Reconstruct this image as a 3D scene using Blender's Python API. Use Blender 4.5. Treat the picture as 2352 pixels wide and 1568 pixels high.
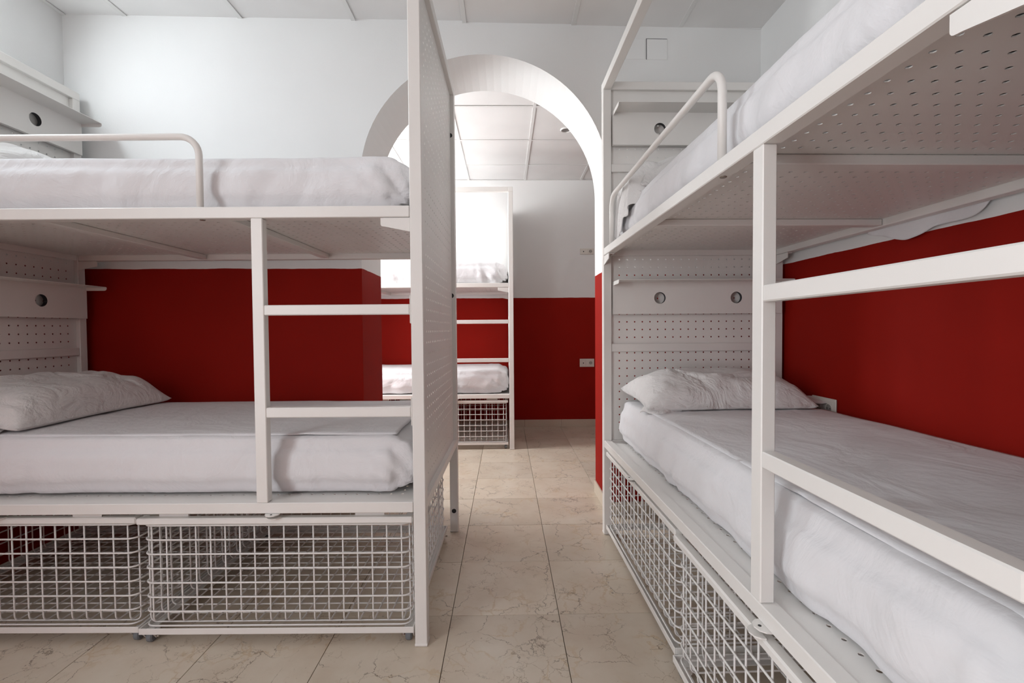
import bpy, math, random
import numpy as np
from mathutils import Matrix, Vector

random.seed(7)
for o in list(bpy.data.objects):
    bpy.data.objects.remove(o)
SC = bpy.context.scene
COL = SC.collection

# ------------------------------------------------------------------ camera
CAM_H = 1.06425
F_PX, PITCH, YAW, ROLL = 1072.276, 0.0257505, 0.0144612, -0.00750703
def camera():
    cd = bpy.data.cameras.new('camera')
    cd.sensor_width = 36.0
    cd.lens = F_PX / 2352 * 36.0
    cd.clip_start = 0.02
    co = bpy.data.objects.new('camera', cd)
    COL.objects.link(co)
    f = Vector((math.sin(YAW) * math.cos(PITCH), math.cos(YAW) * math.cos(PITCH), -math.sin(PITCH)))
    r = Vector((math.cos(YAW), -math.sin(YAW), 0))
    u = r.cross(f)
    c, s = math.cos(ROLL), math.sin(ROLL)
    r2, u2 = c * r + s * u, -s * r + c * u
    m = Matrix.Identity(4)
    for i in range(3):
        m[i][0], m[i][1], m[i][2] = r2[i], u2[i], -f[i]
    m[2][3] = CAM_H
    co.matrix_world = m
    SC.camera = co
camera()

# ------------------------------------------------------------------ world and daylight
W = bpy.data.worlds.new('world')
SC.world = W
W.use_nodes = True
bg = W.node_tree.nodes['Background']
bg.inputs[0].default_value = (0.80, 0.90, 1.0, 1)
bg.inputs[1].default_value = 0.3

def area(name, loc, direction, sx, sy, watts, col, spread=180):
    l = bpy.data.lights.new(name, 'AREA')
    l.shape = 'RECTANGLE'; l.size = sx; l.size_y = sy
    l.energy = watts; l.color = col; l.spread = math.radians(spread)
    o = bpy.data.objects.new(name, l)
    COL.objects.link(o)
    o.location = loc
    o.rotation_euler = Vector(direction).to_track_quat('-Z', 'Y').to_euler()
    return o
# daylight through the left side windows; the high one is added for its light
area('window_daylight_side', (-2.40, -1.0, 1.25), (1, 0, 0), 1.25, 2.0, 52, (0.925, 0.965, 1.0))
area('added_daylight_high', (-2.40, 1.68, 2.47), (1, 0, -.75), .54, .46, 15.5, (0.86, 0.945, 1.0))  # added, unseen; brightens the wall and ceiling over the left bed
area('window_daylight_far', (-2.40, 4.05, 1.80), (1, 0.42, .08), 1.2, 1.3, 106, (0.97, 0.985, 1.0))

SC.view_settings.view_transform = 'Standard'
SC.view_settings.look = 'None'
SC.view_settings.gamma = 1.0
SC.view_settings.use_curve_mapping = False
SC.view_settings.exposure = 0.50

# ------------------------------------------------------------------ helpers
class MB:
    def __init__(self):
        self.v = []; self.f = []
    def add(self, vs, fs):
        n = len(self.v)
        self.v += [tuple(p) for p in vs]
        self.f += [tuple(i + n for i in f) for f in fs]
    def mesh(self, name, smooth=False):
        m = bpy.data.meshes.new(name)
        m.from_pydata(self.v, [], self.f)
        m.update()
        if smooth:
            m.polygons.foreach_set('use_smooth', [True] * len(m.polygons))
        return m
    def build(self, name, mat, parent=None, smooth=False):
        return ob(name, self.mesh(name, smooth), mat, parent)
    def box(self, x0, x1, y0, y1, z0, z1, c=0.0):
        x0, x1 = min(x0, x1), max(x0, x1); y0, y1 = min(y0, y1), max(y0, y1); z0, z1 = min(z0, z1), max(z0, z1)
        if c <= 0:
            vs = [(x, y, z) for z in (z0, z1) for y in (y0, y1) for x in (x0, x1)]
            self.add(vs, [(0, 2, 3, 1), (4, 5, 7, 6), (0, 1, 5, 4), (2, 6, 7, 3), (0, 4, 6, 2), (1, 3, 7, 5)])
            return self
        c = min(c, (x1 - x0) * .45, (y1 - y0) * .45, (z1 - z0) * .45)
        vs = []; idx = {}
        ce = ((x0, x1), (y0, y1), (z0, z1))
        for i in (0, 1):
            for j in (0, 1):
                for k in (0, 1):
                    b = (i, j, k)
                    for a in range(3):
                        p = []
                        for d in range(3):
                            q = ce[d][b[d]]
                            if d != a:
                                q += c if b[d] == 0 else -c
                            p.append(q)
                        idx[(b, a)] = len(vs); vs.append(p)
        fs = []
        for a in range(3):
            d1, d2 = [d for d in range(3) if d != a]
            for sgn in (0, 1):
                q = []
                for (m, n) in ((0, 0), (1, 0), (1, 1), (0, 1)):
                    b = [0, 0, 0]; b[a] = sgn; b[d1] = m; b[d2] = n
                    q.append(idx[(tuple(b), a)])
                fs.append(q)
        for a in range(3):           # edges running along a
            d1, d2 = [d for d in range(3) if d != a]
            for m in (0, 1):
                for n in (0, 1):
                    b0 = [0, 0, 0]; b0[d1] = m; b0[d2] = n
                    b1 = list(b0); b1[a] = 1
                    b0 = tuple(b0); b1 = tuple(b1)
                    fs.append([idx[(b0, d1)], idx[(b1, d1)], idx[(b1, d2)], idx[(b0, d2)]])
        for i in (0, 1):
            for j in (0, 1):
                for k in (0, 1):
                    b = (i, j, k)
                    fs.append([idx[(b, 0)], idx[(b, 1)], idx[(b, 2)]])
        cen = np.array([(x0 + x1) / 2, (y0 + y1) / 2, (z0 + z1) / 2])
        V = np.array(vs)
        out = []
        for f in fs:
            P = V[list(f)]
            n = np.cross(P[1] - P[0], P[2] - P[0])
            if n @ (P.mean(0) - cen) < 0:
                f = f[::-1]
            out.append(f)
        self.add(vs, out)
        return self
    def tube(self, pts, r, n=8, closed=False, caps=True):
        P = [Vector(p) for p in pts]
        m = len(P)
        rings = []
        prev = None
        for i in range(m):
            if closed:
                t = (P[(i + 1) % m] - P[i - 1]).normalized()
            else:
                t = (P[min(i + 1, m - 1)] - P[max(i - 1, 0)]).normalized()
            if prev is None:
                a = Vector((0, 0, 1)) if abs(t.z) < .9 else Vector((1, 0, 0))
                x = t.cross(a).normalized()
            else:
                x = (prev - t * prev.dot(t)).normalized()
            prev = x
            y = t.cross(x)
            rings.append([P[i] + (x * math.cos(2 * math.pi * k / n) + y * math.sin(2 * math.pi * k / n)) * r for k in range(n)])
        vs = [p for rg in rings for p in rg]
        fs = []
        for i in range(m if closed else m - 1):
            j = (i + 1) % m
            for k in range(n):
                l = (k + 1) % n
                fs.append((i * n + k, i * n + l, j * n + l, j * n + k))
        if caps and not closed:
            fs.append(tuple(range(n))[::-1]); fs.append(tuple((m - 1) * n + k for k in range(n)))
        self.add(vs, fs)
        return self
    def cyl(self, c, axis, r, h, n=24, chamfer=0.0):
        """solid disc starting at c, growing along axis by h"""
        ax = Vector(axis).normalized()
        a = Vector((0, 0, 1)) if abs(ax.z) < .9 else Vector((1, 0, 0))
        x = ax.cross(a).normalized(); y = ax.cross(x)
        c = Vector(c)
        prof = [(0, r - chamfer), (chamfer, r), (h - chamfer, r), (h, r - chamfer)] if chamfer else [(0, r), (h, r)]
        vs = []; fs = []
        for (d, rr) in prof:
            for k in range(n):
                t = 2 * math.pi * k / n
                vs.append(c + ax * d + (x * math.cos(t) + y * math.sin(t)) * rr)
        for i in range(len(prof) - 1):
            for k in range(n):
                l = (k + 1) % n
                fs.append((i * n + k, i * n + l, (i + 1) * n + l, (i + 1) * n + k))
        fs.append(tuple(range(n))[::-1]); fs.append(tuple((len(prof) - 1) * n + k for k in range(n)))
        self.add(vs, fs)
        return self
    def prism(self, poly, axis, a0, a1):
        """poly: 2d list in the two remaining axes (order x,y / x,z / y,z), extruded along axis"""
        n = len(poly)
        def P(p, a):
            return {0: (a, p[0], p[1]), 1: (p[0], a, p[1]), 2: (p[0], p[1], a)}[axis]
        vs = [P(p, a0) for p in poly] + [P(p, a1) for p in poly]
        fs = [tuple(range(n))[::-1], tuple(range(n, 2 * n))] + [(i, (i + 1) % n, n + (i + 1) % n, n + i) for i in range(n)]
        self.add(vs, fs)
        return self

def ob(name, mesh, mat, parent=None):
    o = bpy.data.objects.new(name, mesh)
    COL.objects.link(o)
    if mat is not None and len(mesh.materials) == 0:
        mesh.materials.append(mat)
    if parent is not None:
        o.parent = parent
    return o
def tag(o, label=None, cat=None, group=None, kind=None):
    if label: o['label'] = label
    if cat: o['category'] = cat
    if group: o['group'] = group
    if kind: o['kind'] = kind
    return o
def empty(name, loc=(0, 0, 0), rz=0.0):
    o = bpy.data.objects.new(name, None)
    COL.objects.link(o)
    o.location = loc; o.rotation_euler = (0, 0, rz)
    o.empty_display_size = .1
    return o
def copy_tree(o, parent=None):
    c = o.copy(); COL.objects.link(c); c.parent = parent
    for ch in [k for k in KIDS.get(o.name, [])]:
        copy_tree(ch, c)
    return c
KIDS = {}
def index_kids():
    KIDS.clear()
    for o in bpy.data.objects:
        if o.parent:
            KIDS.setdefault(o.parent.name, []).append(o)

# numpy value noise -------------------------------------------------
def _hash(ix, iy, iz, seed):
    h = (ix.astype(np.int64) * 374761393 + iy.astype(np.int64) * 668265263 + iz.astype(np.int64) * 2147483647 + seed * 974711) & 0x7fffffff
    h = ((h ^ (h >> 13)) * 1274126177) & 0x7fffffff
    h = h ^ (h >> 16)
    return (h & 0xffff) / 65535.0 * 2 - 1
def noise(p, seed=0):
    p = np.asarray(p, float)
    i = np.floor(p); f = p - i
    f = f * f * f * (f * (f * 6 - 15) + 10)
    r = 0
    for dx in (0, 1):
        for dy in (0, 1):
            for dz in (0, 1):
                w = (f[:, 0] if dx else 1 - f[:, 0]) * (f[:, 1] if dy else 1 - f[:, 1]) * (f[:, 2] if dz else 1 - f[:, 2])
                r = r + w * _hash(i[:, 0] + dx, i[:, 1] + dy, i[:, 2] + dz, seed)
    return r

# ------------------------------------------------------------------ materials
def mat(name):
    m = bpy.data.materials.new(name); m.use_nodes = True
    nt = m.node_tree
    b = nt.nodes['Principled BSDF']
    return m, nt, b
def N(nt, kind, **kw):
    n = nt.nodes.new(kind)
    for k, v in kw.items():
        if k.startswith('in_'):
            key = k[3:]
            n.inputs[int(key) if key.isdigit() else key].default_value = v
        else:
            setattr(n, k, v)
    return n
def L(nt, a, ai, b, bi):
    nt.links.new(a.outputs[ai], b.inputs[bi])
def ramp(nt, stops, interp='LINEAR'):
    r = nt.nodes.new('ShaderNodeValToRGB')
    r.color_ramp.interpolation = interp
    e = r.color_ramp.elements
    while len(e) < len(stops):
        e.new(.5)
    for k, (p, c) in enumerate(stops):
        e[k].position = p
        e[k].color = (*c, 1) if len(c) == 3 else c
    return r

def simple(name, col, rough=.5, metal=0.0, bump=0.0, bscale=200, spec=.5):
    m, nt, b = mat(name)
    b.inputs['Base Color'].default_value = (*col, 1)
    b.inputs['Roughness'].default_value = rough
    b.inputs['Metallic'].default_value = metal
    b.inputs['Specular IOR Level'].default_value = spec
    tc = N(nt, 'ShaderNodeTexCoord')
    n = N(nt, 'ShaderNodeTexNoise', in_Scale=bscale, in_Detail=3.0)
    L(nt, tc, 'Object', n, 'Vector')
    # faint tone drift, so no surface is perfectly flat
    n2 = N(nt, 'ShaderNodeTexNoise', in_Scale=3.0, in_Detail=2.0)
    L(nt, tc, 'Object', n2, 'Vector')
    r = ramp(nt, [(.3, tuple(c * .965 for c in col)), (.7, tuple(min(1, c * 1.02) for c in col))])
    L(nt, n2, 'Fac', r, 'Fac'); L(nt, r, 'Color', b, 'Base Color')
    if bump:
        bp = N(nt, 'ShaderNodeBump', in_Strength=bump, in_Distance=.002)
        L(nt, n, 'Fac', bp, 'Height'); L(nt, bp, 'Normal', b, 'Normal')
    return m

RED = (0.285, 0.0090, 0.0044)
WHITE = (0.84, 0.84, 0.83)
def wall_paint(name, zred, white=WHITE, red=RED):
    m, nt, b = mat(name)
    g = N(nt, 'ShaderNodeNewGeometry')
    sx = N(nt, 'ShaderNodeSeparateXYZ'); L(nt, g, 'Position', sx, 0)
    nz = N(nt, 'ShaderNodeTexNoise', in_Scale=6.0, in_Detail=6.0); L(nt, g, 'Position', nz, 'Vector')
    ma = N(nt, 'ShaderNodeMath', operation='MULTIPLY_ADD', in_1=.012, in_2=-.006); L(nt, nz, 'Fac', ma, 0)
    ad = N(nt, 'ShaderNodeMath', operation='ADD'); L(nt, sx, 'Z', ad, 0); L(nt, ma, 0, ad, 1)
    lt = N(nt, 'ShaderNodeMath', operation='LESS_THAN', in_1=zred); L(nt, ad, 0, lt, 0)
    mx = N(nt, 'ShaderNodeMix', data_type='RGBA')
    L(nt, lt, 0, mx, 'Factor')
    # brush-rolled unevenness of the two paints
    n2 = N(nt, 'ShaderNodeTexNoise', in_Scale=2.3, in_Detail=3.0); L(nt, g, 'Position', n2, 'Vector')
    rw = ramp(nt, [(.3, tuple(c * .97 for c in white)), (.7, white)])
    rr = ramp(nt, [(.3, tuple(c * .93 for c in red)), (.7, tuple(c * 1.06 for c in red))])
    L(nt, n2, 'Fac', rw, 'Fac'); L(nt, n2, 'Fac', rr, 'Fac')
    L(nt, rw, 'Color', mx, 'A'); L(nt, rr, 'Color', mx, 'B')
    L(nt, mx, 'Result', b, 'Base Color')
    ro = N(nt, 'ShaderNodeMath', operation='MULTIPLY_ADD', in_1=.05, in_2=.66); L(nt, lt, 0, ro, 0)
    L(nt, ro, 0, b, 'Roughness')
    b.inputs['Specular IOR Level'].default_value = .10
    n3 = N(nt, 'ShaderNodeTexNoise', in_Scale=140.0, in_Detail=4.0); L(nt, g, 'Position', n3, 'Vector')
    bp = N(nt, 'ShaderNodeBump', in_Strength=.12, in_Distance=.003); L(nt, n3, 'Fac', bp, 'Height'); L(nt, bp, 'Normal', b, 'Normal')
    return m

def marble():
    m, nt, b = mat('cream_marble')
    tc = N(nt, 'ShaderNodeTexCoord'); oi = N(nt, 'ShaderNodeObjectInfo')
    mul = N(nt, 'ShaderNodeVectorMath', operation='SCALE'); L(nt, oi, 'Random', mul, 'Scale')
    mul.inputs[0].default_value = (37.0, 91.0, 53.0)
    rot = N(nt, 'ShaderNodeVectorRotate', rotation_type='Z_AXIS')
    an = N(nt, 'ShaderNodeMath', operation='MULTIPLY', in_1=40.0); L(nt, oi, 'Random', an, 0)
    L(nt, tc, 'Object', rot, 'Vector'); L(nt, an, 0, rot, 'Angle')
    ad = N(nt, 'ShaderNodeVectorMath', operation='ADD'); L(nt, rot, 0, ad, 0); L(nt, mul, 0, ad, 1)
    # warp
    nw = N(nt, 'ShaderNodeTexNoise', in_Scale=7.0, in_Detail=6.0, in_Roughness=.65); L(nt, ad, 0, nw, 'Vector')
    wv = N(nt, 'ShaderNodeVectorMath', operation='SCALE', in_Scale=.16); L(nt, nw, 'Color', wv, 0)
    ad2 = N(nt, 'ShaderNodeVectorMath', operation='ADD'); L(nt, ad, 0, ad2, 0); L(nt, wv, 0, ad2, 1)
    base = N(nt, 'ShaderNodeTexNoise', in_Scale=5.0, in_Detail=5.0, in_Roughness=.6); L(nt, ad, 0, base, 'Vector')
    rb = ramp(nt, [(.25, (.60, .495, .385)), (.55, (.675, .585, .475)), (.8, (.72, .645, .545))])
    L(nt, base, 'Fac', rb, 'Fac')
    # per tile tone
    tone = N(nt, 'ShaderNodeMapRange', in_3=.90, in_4=1.04); L(nt, oi, 'Random', tone, 0)
    tm = N(nt, 'ShaderNodeVectorMath', operation='SCALE'); L(nt, rb, 'Color', tm, 0); L(nt, tone, 0, tm, 'Scale')
    last = (tm, 0)
    def veins(scale, width, col, strength, mask_scale, lo, hi, prev):
        vo = N(nt, 'ShaderNodeTexVoronoi', feature='DISTANCE_TO_EDGE', in_Scale=scale); L(nt, ad2, 0, vo, 'Vector')
        r = ramp(nt, [(0, (1, 1, 1)), (width, (0, 0, 0))]); L(nt, vo, 'Distance', r, 'Fac')
        mk = N(nt, 'ShaderNodeTexNoise', in_Scale=mask_scale, in_Detail=3.0); L(nt, ad, 0, mk, 'Vector')
        rm = ramp(nt, [(lo, (0, 0, 0)), (hi, (1, 1, 1))]); L(nt, mk, 'Fac', rm, 'Fac')
        mm = N(nt, 'ShaderNodeMath', operation='MULTIPLY'); L(nt, r, 'Color', mm, 0); L(nt, rm, 'Color', mm, 1)
        m2 = N(nt, 'ShaderNodeMath', operation='MULTIPLY', in_1=strength); L(nt, mm, 0, m2, 0)
        mx = N(nt, 'ShaderNodeMix', data_type='RGBA'); L(nt, m2, 0, mx, 'Factor')
        nt.links.new(prev[0].outputs[prev[1]], mx.inputs['A']); mx.inputs['B'].default_value = (*col, 1)
        return (mx, 'Result')
    last = veins(9, .05, (.52, .36, .19), .55, 4.5, .50, .62, last)
    last = veins(6, .014, (.13, .09, .06), .9, 6.0, .46, .58, last)
    last = veins(15, .022, (.26, .18, .11), .75, 7.0, .50, .60, last)
    sp = N(nt, 'ShaderNodeTexNoise', in_Scale=60.0, in_Detail=2.0); L(nt, ad, 0, sp, 'Vector')
    rs = ramp(nt, [(.73, (0, 0, 0)), (.78, (1, 1, 1))]); L(nt, sp, 'Fac', rs, 'Fac')
    ms = N(nt, 'ShaderNodeMath', operation='MULTIPLY', in_1=.55); L(nt, rs, 'Color', ms, 0)
    mx = N(nt, 'ShaderNodeMix', data_type='RGBA'); L(nt, ms, 0, mx, 'Factor')
    nt.links.new(last[0].outputs[last[1]], mx.inputs['A']); mx.inputs['B'].default_value = (.28, .20, .13, 1)
    L(nt, mx, 'Result', b, 'Base Color')
    b.inputs['Roughness'].default_value = .30
    b.inputs['Specular IOR Level'].default_value = .45
    return m

def cotton(name, col=(0.775, 0.77, 0.785), crumple=.42, sc=4.0):
    m, nt, b = mat(name)
    tc = N(nt, 'ShaderNodeTexCoord'); oi = N(nt, 'ShaderNodeObjectInfo')
    mul = N(nt, 'ShaderNodeVectorMath', operation='SCALE'); L(nt, oi, 'Random', mul, 'Scale'); mul.inputs[0].default_value = (11, 23, 7)
    ad = N(nt, 'ShaderNodeVectorMath', operation='ADD'); L(nt, tc, 'Object', ad, 0); L(nt, mul, 0, ad, 1)
    n1 = N(nt, 'ShaderNodeTexNoise', in_Scale=sc, in_Detail=5.0, in_Roughness=.55, in_Distortion=1.6); L(nt, ad, 0, n1, 'Vector')
    n2 = N(nt, 'ShaderNodeTexNoise', in_Scale=26.0, in_Detail=3.0, in_Distortion=.8); L(nt, ad, 0, n2, 'Vector')
    s = N(nt, 'ShaderNodeMath', operation='MULTIPLY_ADD', in_1=.16); L(nt, n2, 'Fac', s, 0); L(nt, n1, 'Fac', s, 2)
    bp = N(nt, 'ShaderNodeBump', in_Strength=crumple, in_Distance=.03); L(nt, s, 0, bp, 'Height')
    we = N(nt, 'ShaderNodeTexNoise', in_Scale=900.0, in_Detail=1.0); L(nt, tc, 'Object', we, 'Vector')
    bp2 = N(nt, 'ShaderNodeBump', in_Strength=.08, in_Distance=.001); L(nt, we, 'Fac', bp2, 'Height'); L(nt, bp, 'Normal', bp2, 'Normal')
    L(nt, bp2, 'Normal', b, 'Normal')
    b.inputs['Base Color'].default_value = (*col, 1)
    b.inputs['Roughness'].default_value = .85
    b.inputs['Specular IOR Level'].default_value = .10
    b.inputs['Sheen Weight'].default_value = .15
    return m

M = {}
M['wall'] = wall_paint('wall_paint', 1.405)
M['wall_r'] = wall_paint('wall_paint_right', 1.393)
M['plain'] = simple('white_plaster', WHITE, .62, bump=.1, bscale=140)
M['ceiling_tile'] = simple('ceiling_tile_white', (.86, .85, .84), .8, bump=.06, bscale=260)
M['ceiling_bar'] = simple('ceiling_bar_white', (.82, .815, .80), .45)
M['void'] = simple('ceiling_void_dark', (.10, .10, .10), .9)
M['metal'] = simple('white_powder_coat', (.82, .80, .77), .38, bump=.04, bscale=600)
M['sheet'] = cotton('white_cotton')
M['pillow'] = cotton('white_pillow_cotton', (.77, .755, .745), .75, 7.0)
M['wire'] = simple('white_coated_wire', (.80, .785, .76), .33)
M['black'] = simple('black_plastic', (.012, .013, .015), .5)
M['hole_shade'] = simple('dark_grey_hole_shade', (.035, .036, .04), .6)  # dark colour standing in for shade inside the shelf box cut-outs
M['wheel'] = simple('grey_rubber', (.17, .185, .20), .55)
M['bolt'] = simple('zinc_bolt', (.42, .38, .33), .35, metal=1.0)
M['marble'] = marble()
M['grout'] = simple('dark_grout', (.16, .12, .09), .9)
M['skirting'] = simple('beige_skirting_stone', (.60, .52, .42), .35, bump=.03)
M['socket'] = simple('ivory_plastic', (.74, .70, .64), .4)
M['socket_dark'] = simple('socket_recess', (.36, .34, .31), .5)
M['frame'] = simple('window_frame_white', (.78, .77, .75), .4)
M['glass_dark'] = simple('downlight_reflector', (.35, .34, .33), .25, metal=.6)

# ------------------------------------------------------------------ the room
XL, XR = -2.33, 1.452          # side walls
YN, YB = -1.9, 5.075           # behind the camera, far wall
ZC, ZF = 2.743, 2.668          # ceilings: this room, far room
ARCH_Y0, ARCH_S = 2.611, 0.028 # middle wall, slightly out of square
TH = 0.395
def arch_near(x): return ARCH_Y0 + ARCH_S * x
WN = (1.40, 1.96, 2.22, 2.72)   # high window, this room, added out of view for its light (y0, y1, z0, z1)
WS = (-1.66, -.34, .16, 2.30)  # side window, out of sight
WF = (3.43, 4.67, 1.12, 2.47)   # window of the far room
XRF = 2.4                      # right wall of the far room

def build_floor():
    mb = MB(); mb.box(XL - .2, XRF + .2, YN - .2, YB + .2, -.12, -.012)
    fl = tag(mb.build('floor', M['grout']), 'cream veined marble tile floor', kind='structure')
    x0, y0, T, g = -0.2075, 1.7168, .4, .0011
    cache = {}
    i0 = math.floor((XL - .05 - x0) / T); i1 = math.ceil((XRF - x0) / T)
    j0 = math.floor((YN - y0) / T); j1 = math.ceil((YB + .05 - y0) / T)
    for j in range(j0, j1):
        for i in range(i0, i1):
            xa, xb = max(x0 + i * T, XL - .03), min(x0 + (i + 1) * T, XRF)
            ya, yb = max(y0 + j * T, YN), min(y0 + (j + 1) * T, YB + .03)
            if xb - xa < .01 or yb - ya < .01: continue
            if xa > XR + .1 and yb < 2.6: continue
            k = (round(xb - xa, 3), round(yb - ya, 3))
            if k not in cache:
                hx, hy = (xb - xa) / 2 - g, (yb - ya) / 2 - g
                cache[k] = MB().box(-hx, hx, -hy, hy, -.012, 0, .0008).mesh('tile')
            o = ob('tile', cache[k], M['marble'], fl)
            o.location = ((xa + xb) / 2, (ya + yb) / 2, random.uniform(-.0006, 0))
build_floor()

def quad_wall(mb, pts):
    mb.add(pts, [tuple(range(len(pts)))])

def wall_with_hole(mb, plane, p0, p1, z0, z1, h0, h1, hz0, hz1, t):
    """box wall in pieces round one rectangular opening; plane=('x',pos) or ('y',pos), thickness t away"""
    ax, pos = plane
    def bx(a, b, c, d):
        if b - a < 1e-4 or d - c < 1e-4: return
        if ax == 'x': mb.box(pos, pos + t, a, b, c, d)
        else: mb.box(a, b, pos, pos + t, c, d)
    bx(p0, h0, z0, z1); bx(h1, p1, z0, z1); bx(h0, h1, z0, hz0); bx(h0, h1, hz1, z1)

def build_walls():
    # left wall with three windows, one wall in three stretches
    mb = MB()
    wall_with_hole(mb, ('x', XL), YN - .15, 0, 0, ZC + .1, *WS, -.16)
    wall_with_hole(mb, ('x', XL), 0, 2.75, 0, ZC + .1, *WN, -.16)
    wall_with_hole(mb, ('x', XL), 2.75, YB + .15, 0, ZC + .1, *WF, -.16)
    tag(mb.build('wall_left', M['wall']), 'white wall with red lower half on the left', kind='structure')
    mb = MB()      # right wall follows the slightly turned bed
    s = .0137
    xa, xb = XR + s * (2.65 - YN), XR
    mb.add([(xa, YN, 0), (xb, 2.8, 0), (xb + .2, 2.8, 0), (xa + .2, YN, 0), (xa, YN, ZC + .1), (xb, 2.8, ZC + .1), (xb + .2, 2.8, ZC + .1), (xa + .2, YN, ZC + .1)],
           [(0, 1, 5, 4), (1, 2, 6, 5), (2, 3, 7, 6), (3, 0, 4, 7), (0, 3, 2, 1), (4, 5, 6, 7)])
    tag(mb.build('wall_right', M['wall_r']), 'white wall with red lower half behind the right bunk bed', kind='structure')
    mb = MB(); mb.box(XRF, XRF + .15, 2.9, YB + .1, 0, ZC + .1)
    tag(mb.build('wall_right', M['wall']), 'right wall of the far room', kind='structure')
    mb = MB(); mb.box(XL - .16, XRF + .15, YB, YB + .15, 0, ZC + .1)
    tag(mb.build('wall_back', M['wall']), 'far wall, white above dark red', kind='structure')
    mb = MB()
    mb.box(XL - .16, XR + .3, YN - .16, YN, 0, ZC + .1)
    tag(mb.build('wall_front', M['wall']), 'wall behind the viewpoint', kind='structure')
    # middle wall with the round arch
    xl, xr, r = -.786, .584, .685
    xc = (xl + xr) / 2; zs = 2.577 - r
    n = 48
    arc = [(xc - r * math.cos(math.pi * k / n), zs + r * math.sin(math.pi * k / n)) for k in range(n + 1)]
    X0, X1, ZT = XL - .1, XRF + .1, ZC + .1
    mb = MB()
    def y(x, far): return arch_near(x) + (TH if far else 0)
    for far in (0, 1):
        P = lambda x, z: (x, y(x, far), z)
        faces = [[P(X0, 0), P(xl, 0), P(xl, zs), P(X0, zs)], [P(xr, 0), P(X1, 0), P(X1, zs), P(xr, zs)],
                 [P(X0, zs), P(xl, zs), P(xl, ZT), P(X0, ZT)], [P(xr, zs), P(X1, zs), P(X1, ZT), P(xr, ZT)]]
        for k in range(n):
            a, b = arc[k], arc[k + 1]
            faces.append([P(*a), P(*b), P(b[0], ZT), P(a[0], ZT)])
        for f in faces:
            quad_wall(mb, f if not far else f[::-1])
    prof = [(xl, 0)] + arc + [(xr, 0)]
    for a, b in zip(prof, prof[1:]):
        quad_wall(mb, [(a[0], y(a[0], 0), a[1]), (a[0], y(a[0], 1), a[1]), (b[0], y(b[0], 1), b[1]), (b[0], y(b[0], 0), b[1])])
    for xx in (X0, X1):
        quad_wall(mb, [(xx, y(xx, 0), 0), (xx, y(xx, 0), ZT), (xx, y(xx, 1), ZT), (xx, y(xx, 1), 0)])
    o = mb.build('wall_middle', M['wall'])
    tag(o, 'thick wall with a round white arch above a red painted lower half', kind='structure')
    # skirtings, in stone pieces
    def skirting(name, segs, label, step=.4):
        par = tag(empty(name), label, kind='structure')
        for (ax, pos, a, b, sgn) in segs:
            k = 0; p = a
            while p < b - .005:
                q = min(p + step, b)
                m = MB()
                if ax == 'y': m.box(p + .0008, q - .0008, pos, pos + sgn * .010, 0, .078, .0015)
                else: m.box(pos, pos + sgn * .010, p + .0008, q - .0008, 0, .078, .0015)
                m.build('skirting_piece', M['skirting'], par)
                p = q
    skirting('baseboard_back', [('y', YB, -2.1925, XRF, -1)], 'beige stone skirting along the far wall')
    skirting('baseboard_middle', [('x', .584, arch_near(.58) - .01, arch_near(.58) + TH + .01, -1), ('x', -.786, arch_near(-.78) - .01, arch_near(-.78) + TH + .01, 1)], 'beige stone skirting inside the arch')
    skirting('baseboard_right', [('x', XR + .001, .9, 2.63, -1)], 'beige stone skirting behind the right bed')
    # pieces along the front of the middle wall (turned with it)
    par = tag(empty('baseboard_front', (0, ARCH_Y0 - .0005, 0), math.atan(ARCH_S)), 'beige stone skirting along the middle wall', kind='structure')
    for (a, b) in ((-2.32, -.79), (.59, XR - .02)):
        p = a
        while p < b - .005:
            q = min(p + .4, b)
            MB().box(p + .0008, q - .0008, -.010, 0, 0, .078, .0015).build('skirting_piece', M['skirting'], par)
            p = q
build_walls()

def build_ceiling(name, x0, x1, y0, y1, z, xl, yl, label, clip_far=None):
    mb = MB(); mb.box(x0 - .1, x1 + .1, y0 - .1, y1 + .1, z + .06, z + .12)
    ce = tag(mb.build(name, M['void']), label, kind='structure')
    xs = [x0] + [v for v in xl if x0 + .02 < v < x1 - .02] + [x1]
    ys = [y0] + [v for v in yl if y0 + .02 < v < y1 - .02] + [y1]
    cache = {}
    for a, b in zip(xs, xs[1:]):
        for c, d in zip(ys, ys[1:]):
            k = (round(b - a, 3), round(d - c, 3))
            if k not in cache:
                hx, hy = k[0] / 2 - .004, k[1] / 2 - .004
                cache[k] = MB().box(-hx, hx, -hy, hy, 0, .014, .001).mesh('ceiling_tile')
            o = ob('ceiling_tile', cache[k], M['ceiling_tile'], ce)
            o.location = ((a + b) / 2, (c + d) / 2, z + .0045 + random.uniform(0, .002))
            o.rotation_euler = (random.uniform(-.003, .003), random.uniform(-.003, .003), 0)
    for v in xs[1:-1]:
        MB().box(v - .012, v + .012, y0, y1, z, z + .004, .0008).build('ceiling_bar', M['ceiling_bar'], ce)
    for v in ys[1:-1]:
        for a, b in zip(xs, xs[1:]):
            MB().box(a + .012, b - .012, v - .012, v + .012, z, z + .004, .0008).build('ceiling_bar', M['ceiling_bar'], ce)
    # wall angle
    for (a, b, c, d) in ((x0, x1, y1 - .02, y1), (x0, x0 + .02, y0, y1), (x1 - .02, x1, y0, y1), (x0, x1, y0, y0 + .02)):
        MB().box(a, b, c, d, z - .001, z + .003, .0008).build('ceiling_bar', M['ceiling_bar'], ce)
    return ce
build_ceiling('ceiling', XL, XR + .05, YN, arch_near(0) + .055, ZC, [-2.01 + .6 * k for k in range(7)], [2.33 - .6 * k for k in range(8)], 'suspended ceiling of white tiles')
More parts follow.
